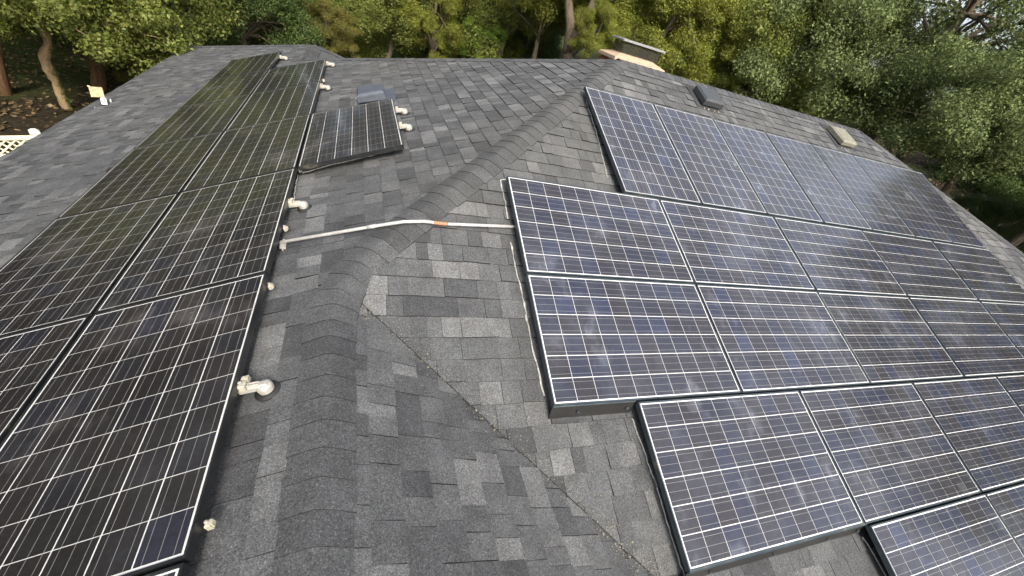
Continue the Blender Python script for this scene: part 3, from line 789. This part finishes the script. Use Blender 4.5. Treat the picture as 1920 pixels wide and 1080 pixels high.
def limbs(mb, rng, base, top, r0, clumps, n_br, bend=.25):
    """tapered trunk from base to top with limbs out to some clump centres"""
    base, top = Vector(base), Vector(top); k = 7; pts = []
    off = Vector((rng.normal() * bend, rng.normal() * bend, 0))
    for i in range(k):
        t = i / (k - 1); pts.append(base.lerp(top, t) + off * math.sin(t * math.pi) + Vector((rng.normal(), rng.normal(), 0)) * .05)
    rad = [r0 * (1.35 if i == 0 else 1 - .62 * i / (k - 1)) for i in range(k)]
    mb.tube(pts, rad, 10)
    sel = rng.choice(len(clumps), min(n_br, len(clumps)), replace=False)
    for s in sel:
        c = Vector(clumps[s]); i = int(rng.integers(k // 2, k)); a = pts[i]
        m_ = a.lerp(c, .5) + Vector((rng.normal(), rng.normal(), abs(rng.normal()))) * .25
        mb.tube([a, a.lerp(m_, .5) + Vector((0, 0, .1)), m_, c.lerp(m_, .15)], [rad[i] * .55, rad[i] * .4, rad[i] * .25, .015], 6, False)
# crown variants, in metres, crown centre at the origin
VAR = []
for i, (rx, rz, ncl, nl, sz) in enumerate(((4.2, 3.2, 110, 80000, .105), (3.6, 3.4, 95, 70000, .10), (4.6, 3.0, 120, 85000, .11), (3.2, 4.2, 100, 72000, .10), (3.9, 3.5, 110, 80000, .105), (3.6, 3.0, 60, 30000, .10))):
    rng = np.random.default_rng(100 + i); c, r = crown_clumps(rng, ncl, rx, rz)
    v, tn = leaf_cloud(c, r, nl, sz, rng)
    VAR.append((leaf_mesh('crown', v, tn, LEAF['mid']), c, rx, rz))
def tree(name, label, px_, py_, rng_d, var, scale, leaf, group, bark=BARK, r0=.17, zs=1.12, base=None, nbr=16, crown_off=None):
    c = ray(px_, py_, rng_d); me, cl, rx, rz = VAR[var]; rng = np.random.default_rng(int(px_ * 7 + py_ * 3 + rng_d))
    bx, by = (c.x, c.y) if base is None else base
    root = empty(name, (bx, by, gz(bx, by))); tag(root, label, 'tree', group)
    rot = rng.uniform(0, 6.28); ctr = c - Vector(root.location)
    cw = bpy.data.objects.new('crown', me); COL.objects.link(cw); cw.parent = root
    cw.location = ctr; cw.rotation_euler = (0, 0, rot); cw.scale = (scale, scale, scale * zs)
    cw.material_slots[0].link = 'OBJECT'; cw.material_slots[0].material = LEAF[leaf]
    Rm = Matrix.Rotation(rot, 3, 'Z'); cls = [ctr + Rm @ (Vector(q) * scale) for q in cl]
    mb = MB(); limbs(mb, rng, (0, 0, -.3), ctr + Vector((0, 0, rz * scale * .35)), r0, cls, nbr, .35)
    mb.build('trunk', bark, root, smooth=True)
    return root
GB, GRt, GLf = 'trees behind the house', 'oaks beyond the right end of the roof', 'trees beyond the left eave'
# right: big oaks
T = tree
T('oak_tree', 'large grey green oak, nearest one above the right end of the roof', 1800, 218, 22, 0, .80, 'oak', GRt, zs=.95)
T('oak_tree', 'grey green oak rising over the cream roof vent', 1590, 110, 23.5, 2, .82, 'oak', GRt)
T('oak_tree', 'tall oak in the upper right corner with white sky between branches', 1850, 10, 25, 5, 1.15, 'oak', GRt, nbr=44, r0=.3)
T('oak_tree', 'dark oak low behind the lower right roof edge', 1965, 185, 24, 4, .76, 'oak', GRt, zs=.9)
T('oak_tree', 'green oak just past the slate grey roof vent', 1450, 120, 24, 1, 1.0, 'mid', GRt)
T('oak_tree', 'oak filling the gap at the right edge of the picture', 2150, 190, 24, 0, .8, 'oak', GRt, zs=.9)
T('oak_tree', 'dim oak far back under the right oaks', 1850, 330, 40, 1, .9, 'dark', GRt)
T('oak_tree', 'shaded oak far back at the right edge of the picture', 1990, 360, 38, 2, .9, 'dark', GRt)
T('oak_tree', 'darker oak set back above the ridge end', 1540, 30, 30, 2, .9, 'oak', GRt)
T('oak_tree', 'dim oak standing behind the corner oaks on the right', 1440, -30, 32, 4, 1.1, 'mid', GRt)
def tall(x, y, z, var, sc_, label):
    me, cl, rx, rz = VAR[var]; root = empty('oak_tree', (x, y, gz(x, y))); tag(root, label, 'tree', GRt)
    mb = MB(); limbs(mb, np.random.default_rng(int(x * 9 + z)), (0, 0, -.3), (0, 0, z - gz(x, y) + 1), .3, [Vector(q) * sc_ + Vector((0, 0, z - gz(x, y))) for q in cl], 14, .3); mb.build('trunk', BARK, root, smooth=True)
    cw = bpy.data.objects.new('crown', me); COL.objects.link(cw); cw.parent = root; cw.location = (0, 0, z - gz(x, y)); cw.scale = (sc_, sc_, sc_ * 1.5)
    cw.material_slots[0].link = 'OBJECT'; cw.material_slots[0].material = LEAF['oak']
tall(24.5, 4.5, CZ + 4.5, 2, 1.15, 'tall oak just outside the right edge, mirrored in the far right panels')
tall(25.0, -2.5, CZ + 4.0, 0, 1.2, 'tall oak off to the right beside the lowest panel row')
# back: yellow green trees by the chimney
T('elm_tree', 'yellow green tree right behind the chimney', 1255, 60, 22, 3, .82, 'yellow', GB, zs=1.0)
T('elm_tree', 'olive yellow tree between the chimney and the slate grey vent', 1370, 10, 26, 4, 1.0, 'yellow', GB)
T('elm_tree', 'small yellow green sapling left of the chimney', 1125, 62, 21, 1, .36, 'yellow', GB, r0=.08, nbr=8)
T('elm_tree', 'yellow tinged tree high above the chimney', 1210, -60, 28, 0, 1.0, 'yellow', GB)
# back centre
T('hackberry_tree', 'leafy tree hanging above the lawn clearing', 725, -25, 27, 4, .75, 'mid', GB)
T('hackberry_tree', 'full green tree behind the lime sapling', 850, 15, 29, 0, .62, 'mid', GB)
T('hackberry_tree', 'yellowish tree over the dark gap right of the lime sapling', 965, -20, 28, 2, .7, 'mid', GB)
T('hackberry_tree', 'leafy tree mixed into the crown of the forked trunk', 1050, -45, 26, 1, .85, 'yellow', GB)
T('shrub', 'low dark undergrowth left of the forked trunk', 1010, 75, 33, 4, .5, 'dark', GB, r0=.06, nbr=8)
T('elm_tree', 'yellow green tree directly above the slate grey vent', 1330, 85, 23, 1, .62, 'yellow', GB)
T('oak_tree', 'small mid green oak right of the slate grey vent', 1420, 140, 22.5, 3, .5, 'mid', GRt)
T('hackberry_tree', 'leafy tree hanging over the middle of the far hip', 800, -20, 30, 2, 1.05, 'mid', GB)
T('hackberry_tree', 'bright drooping tree right of the lawn clearing', 890, 20, 31, 3, .75, 'mid', GB)
T('lime_sapling', 'bright lime green sapling behind the far hip', 905, 72, 27, 1, .38, 'lime', GB, r0=.07, zs=1.25, nbr=8)
T('hackberry_tree', 'shaded tree just left of the forked trunk', 985, 15, 36, 4, .9, 'dark', GB)
T('hackberry_tree', 'leafy tree above the back wing ridge', 640, 5, 29, 1, .95, 'mid', GB)
T('hackberry_tree', 'dark bushy tree left of the back wing ridge', 480, 30, 24, 0, .72, 'dark', GB)
T('hackberry_tree', 'dense green tree in the middle of the back row', 560, 10, 27, 2, .72, 'mid', GB)
T('shrub', 'yellow brown scrub at the end of the back wing', 615, 62, 24, 1, .42, 'brown', GB, r0=.06, nbr=8)
T('shrub', 'olive scrub beside the lawn clearing', 835, 84, 32, 4, .45, 'yellow', GB, r0=.06, nbr=8)
T('shrub', 'dark undergrowth at the right edge of the lawn clearing', 790, 92, 30, 0, .34, 'dark', GB, r0=.05, nbr=8)
T('shrub', 'green undergrowth below the tree hanging over the far hip', 860, 98, 28, 2, .30, 'mid', GB, r0=.05, nbr=8)
T('shrub', 'olive undergrowth just right of the lime sapling', 945, 96, 30, 3, .34, 'yellow', GB, r0=.05, nbr=8)
T('shrub', 'dark bush at the left edge of the lawn clearing', 668, 84, 31, 1, .42, 'dark', GB, r0=.05, nbr=8)
T('shrub', 'leafy sprig beside the thin pale trunk', 400, 70, 27, 4, .40, 'mid', GB, r0=.05, nbr=8)
T('shrub', 'shaded bush in front of the board fence', 1812, 400, 27, 0, .26, 'dark', GRt, r0=.04, nbr=6)
T('shrub', 'shaded bush right of the board fence', 1905, 425, 27, 2, .34, 'dark', GRt, r0=.04, nbr=6)
T('shrub', 'shaded undergrowth behind the crooked trunk', 120, 120, 26, 0, .40, 'dark', GLf, r0=.05, nbr=8)
T('shrub', 'shaded undergrowth at the far left edge', 20, 95, 27, 2, .40, 'dark', GLf, r0=.05, nbr=8)
T('shrub', 'low dark bush in the shade above the lattice fence', 55, 185, 21, 4, .20, 'dark', GLf, r0=.04, nbr=6)
T('hackberry_tree', 'yellowish tree between the lawn and the lime sapling', 815, 30, 26, 3, .55, 'yellow', GB)
T('hackberry_tree', 'light green tree left of the yellow brown scrub', 420, 5, 26, 2, .55, 'mid', GB)
# left
T('shrub', 'russet scrub between the trunks at the left eave', 245, 128, 22, 3, .35, 'brown', GLf, r0=.06, nbr=8)
def crooked():
    base = ray(150, 260, 18.0); bx, by = base.x, base.y
    root = empty('crooked_tree', (bx, by, gz(bx, by))); tag(root, 'crooked pale trunked tree with green crown at the upper left', 'tree', GLf)
    L_ = Vector(root.location); g = lambda x, y, r: ray(x, y, r) - L_
    rng = np.random.default_rng(5); cen = []; rad = []
    key = [g(152, 262, 18), g(128, 210, 17.9), g(108, 160, 17.8), g(84, 112, 17.7), g(92, 80, 17.6), g(76, 46, 17.5), g(66, 5, 17.4), g(80, -60, 17.4)]; kr = [.16, .12, .105, .125, .11, .105, .09, .07]
    tp = []; trd = []
    for i in range(len(key) - 1):
        for q in range(7):
            k = q / 7; a0, a1, a2, a3 = key[max(0, i - 1)], key[i], key[i + 1], key[min(len(key) - 1, i + 2)]
            tp.append(.5 * (2 * a1 + (a2 - a0) * k + (2 * a0 - 5 * a1 + 4 * a2 - a3) * k * k + (3 * a1 - a0 - 3 * a2 + a3) * k ** 3) + Vector((rng.normal(), rng.normal(), 0)) * .010)
            trd.append((kr[i] + (kr[i + 1] - kr[i]) * k) * (1 + .10 * rng.normal()))
    mb = MB(); mb.tube(tp, trd, 12)
    ic = np.array([tuple(p + CAM_X * (.10 + .03 * rng.normal())) for p in tp[3:30]]); v, tn = leaf_cloud(ic, np.full(len(ic), .075), 1100, .05, rng)
    link('ivy', leaf_mesh('ivy', v, tn, LEAF['dark']), root)
    for x, y, r, n, sp in ((40, -5, 17.2, 12, 60), (190, 20, 16.8, 18, 70), (270, 40, 16.8, 20, 70), (320, 20, 17, 12, 55), (0, 25, 17.6, 9, 40), (200, 75, 16.6, 7, 40), (300, 85, 16.6, 9, 35), (130, -80, 17, 20, 100), (260, -70, 17, 20, 100), (285, 135, 16.4, 3, 10)):
        for k in range(n):
            cen.append(g(x + rng.normal() * sp * .6, y + rng.normal() * sp * .4, r + rng.normal() * .9)); rad.append(rng.uniform(.28, .55))
    cen = np.array([tuple(q) for q in cen]); rad = np.array(rad)
    v, tn = leaf_cloud(cen, rad, 46000, .095, rng)
    hub = g(76, 30, 17.5)
    for s in rng.choice(len(cen), 26, replace=False):
        c = Vector(cen[s]); m_ = hub.lerp(c, .5) + Vector((rng.normal(), rng.normal(), rng.normal())) * .2
        mb.tube([hub, hub.lerp(m_, .6) + Vector((0, 0, .15)), m_, c], [.05, .035, .02, .008], 6, False)
    mb.build('trunk', BARKP, root, smooth=True)
    link('crown', leaf_mesh('crown', v, tn, LEAF['mid']), root)
crooked()
def bare(name, label, pts, rads, bark, group, extra=()):
    b = ray(*pts[0]); root = empty(name, (b.x, b.y, b.z)); L_ = Vector(root.location); tag(root, label, 'tree', group)
    mb = MB(); mb.tube([ray(*q) - L_ for q in pts], rads, 12)
    for ps, rs in extra: mb.tube([ray(*q) - L_ for q in ps], rs, 8)
    mb.build('trunk', bark, root, smooth=True); return root, L_
def down(x, y, r):                              # pixel row where the ground lies on this column at range r
    lo = y
    for k in range(400):
        q = ray(x, lo, r)
        if q.z <= gz(q.x, q.y): break
        lo += 2
    return (x, lo, r)
def trunk_with_crown(label, pts, rads, bark, group, var, cpx, sc_, leaf, extra=()):
    root, L_ = bare('oak_tree', label, pts, rads, bark, group, extra)
    me, cl, rx, rz = VAR[var]; cw = bpy.data.objects.new('crown', me); COL.objects.link(cw); cw.parent = root
    cw.location = ray(*cpx) - L_; cw.scale = (sc_, sc_, sc_); cw.rotation_euler = (0, 0, cpx[0] * .1)
    cw.material_slots[0].link = 'OBJECT'; cw.material_slots[0].material = LEAF[leaf]
trunk_with_crown('thick brown oak trunk behind the antenna unit', [down(188, 190, 20), (184, 140, 20), (176, 90, 20), (168, 20, 20), (160, -120, 20)], [.24, .19, .17, .16, .12], BARKR, GLf, 0, (150, -190, 20), .9, 'mid')
trunk_with_crown('dark leaning trunk right of the antenna unit', [down(243, 165, 22), (236, 130, 22), (226, 80, 22), (215, 0, 22), (205, -130, 22)], [.15, .12, .11, .10, .08], BARKR, GLf, 1, (230, -160, 23), .9, 'mid')
trunk_with_crown('dark trunk at the left edge above the lattice fence', [down(20, 240, 19), (5, 180, 19), (-8, 120, 19), (-20, 20, 19), (-25, -120, 19)], [.26, .21, .18, .16, .12], BARKR, GLf, 2, (-40, -190, 19), .9, 'mid')
trunk_with_crown('slim dark trunk in the shade left of the crooked tree', [down(45, 120, 27), (42, 85, 27), (38, 20, 27), (30, -160, 27)], [.15, .13, .11, .08], BARK, GLf, 3, (30, -190, 27), 1.0, 'dark')
trunk_with_crown('thin pale trunk beyond the far left roof corner', [down(388, 60, 34), (384, 25, 34), (382, -20, 34), (378, -140, 34)], [.13, .11, .10, .07], BARKP, GB, 4, (330, -170, 35), 1.0, 'dark')
trunk_with_crown('forked grey brown trunk rising behind the main ridge left of the chimney', [down(1062, 120, 23), (1066, 95, 23), (1070, 50, 23), (1066, 5, 23), (1062, -60, 23)], [.33, .27, .22, .18, .12], BARK, GB, 0, (1060, -150, 24), 1.0, 'mid',
    extra=[([(1064, 100, 23), (1082, 62, 22.8), (1104, 28, 22.6), (1122, -20, 22.4), (1130, -90, 22.4)], [.27, .24, .20, .15, .09]), ([(1066, 110, 23), (1085, 92, 22.7), (1100, 86, 22.5)], [.12, .08, .03])])
trunk_with_crown('slender trunk behind the lime sapling', [down(962, 112, 33), (964, 60, 33), (958, -20, 33), (950, -110, 33)], [.24, .2, .16, .1], BARK, GB, 2, (960, -130, 34), .8, 'dark')
# fallen branch by the lawn
b = MB(); pts = [ray(742, 92, 33), ray(762, 97, 33), ray(785, 88, 33), ray(806, 80, 33)]
b.tube(pts, [.05, .09, .11, .07], 8); b.tube([pts[2], ray(776, 76, 33.3)], [.07, .03], 6); b.tube([pts[1], ray(752, 84, 33)], [.05, .02], 6)
tag(b.build('fallen_branch', BARKP, smooth=True), 'pale broken branch lying at the edge of the lawn clearing', 'branch')
# board fence glimpsed under the right oaks
bf = empty('board_fence', ray(1840, 392, 30)); L_ = Vector(bf.location); tag(bf, 'weathered board fence glimpsed under the oaks at the right', 'fence')
for k, x in enumerate((1782, 1832, 1843)):
    c = ray(x, 385 + (x - 1830) * .1, 30) - L_
    MB().box((c.x - .03, c.y - .10, c.z - 1.2), (c.x + .03, c.y + .10, c.z + (.2, .45, .5)[k])).build('board', WOODF, bf)
MB().tube([ray(1770, 372, 30) - L_, ray(1872, 384, 29.8) - L_], .03, 6).build('rail', WOODF, bf)
b = MB()
b.tube([ray(1876, 410, 27), ray(1900, 396, 27)], [.07, .05], 8)
tag(b.build('fallen_branch', BARKP, smooth=True), 'short pale log on the dark ground at the right edge', 'branch')

# far wood closing the view all round: one mass
rng = np.random.default_rng(77); cen = []; rad = []; tr = MB()
for k in range(150):
    a = 2 * math.pi * (k + rng.uniform(-.4, .4)) / 150
    for ring, (r0, h0) in enumerate(((44, 5.5), (56, 8.5))):
        r = r0 + rng.uniform(-5, 6); x, y = math.sin(a) * r, 4 + math.cos(a) * r
        hh = h0 * rng.uniform(.8, 1.25); z0 = gz(x, y); nq = 6
        if .98 < a % (2 * math.pi) < 1.36: hh *= .3
        if math.pi * 1.5 < a % (2 * math.pi) or a % (2 * math.pi) < .5: hh = (20 + 6 * ring) * rng.uniform(.9, 1.15); nq = 15
        for q in range(nq):
            cen.append((x + rng.normal() * 1.3, y + rng.normal() * 1.3, z0 + hh * (.2 + .8 * q / (nq - 1)) + rng.normal() * .5)); rad.append(rng.uniform(1.1, 1.9))
cen = np.array(cen); rad = np.array(rad)
v, tn = leaf_cloud(cen, rad, 330000, .46, rng)
tag(link('woodland', leaf_mesh('woodland', v, tn, LEAF['wood'])), 'dark mass of woodland closing the view behind the trees', 'woodland', kind='stuff')
# nearer wood beyond the left eave and behind the viewer, outside the picture
cen = []; rad = []
for k in range(46):
    a = R_(-172 + k * 3.5 + rng.uniform(-1, 1)); r = rng.uniform(21, 27)
    if R_(-28) < a: continue
    x, y = math.sin(a) * r, 4 + math.cos(a) * r; hh = rng.uniform(15, 19)
    for q in range(11): cen.append((x + rng.normal() * 1.2, y + rng.normal() * 1.2, gz(x, y) + hh * (.15 + .085 * q) + rng.normal() * .4)); rad.append(rng.uniform(1.0, 1.7))
cen = np.array(cen); rad = np.array(rad); v, tn = leaf_cloud(cen, rad, 120000, .32, rng)
tag(link('woodland', leaf_mesh('woodland', v, tn, LEAF['wood'])), 'leafy wood standing beyond the left side of the house', 'woodland', kind='stuff')

# fallen leaves on the shaded ground at both sides of the house
def litter(n, x0, x1, y0, y1, label, seed):
    rng = np.random.default_rng(seed); x = rng.uniform(x0, x1, n); y = rng.uniform(y0, y1, n)
    z = np.array([gz(a, b) for a, b in zip(x, y)]) + rng.uniform(.01, .05, n)
    p = np.stack([x, y, z], 1); nr = np.array([0, 0, 1.]) + rng.normal(size=(n, 3)) * .35; nr /= np.linalg.norm(nr, axis=1, keepdims=True)
    a = np.cross(nr, rng.normal(size=(n, 3))); a /= np.linalg.norm(a, axis=1, keepdims=True); b = np.cross(nr, a); q = (.13 * rng.uniform(.6, 1.5, n))[:, None]
    v = np.stack([p - a * q * .5, p + b * q * .3, p + a * q * .5, p - b * q * .3], 1).reshape(-1, 3)
    tag(link('leaf_litter', leaf_mesh('leaf_litter', v, np.clip(rng.normal(.4, .3, n), 0, 1), LEAF['litter'])), label, 'leaf litter', kind='stuff')
LEAF['litter'] = m_leaf('fallen_leaf', ((.035, .024, .012), (.10, .07, .035), (.22, .17, .09)), .05)
litter(16000, -20, -5.2, 9, 34, 'brown fallen leaves on the shaded ground beyond the left eave', 1)
litter(9000, 18, 36, 2, 22, 'brown fallen leaves under the oaks at the right', 2)
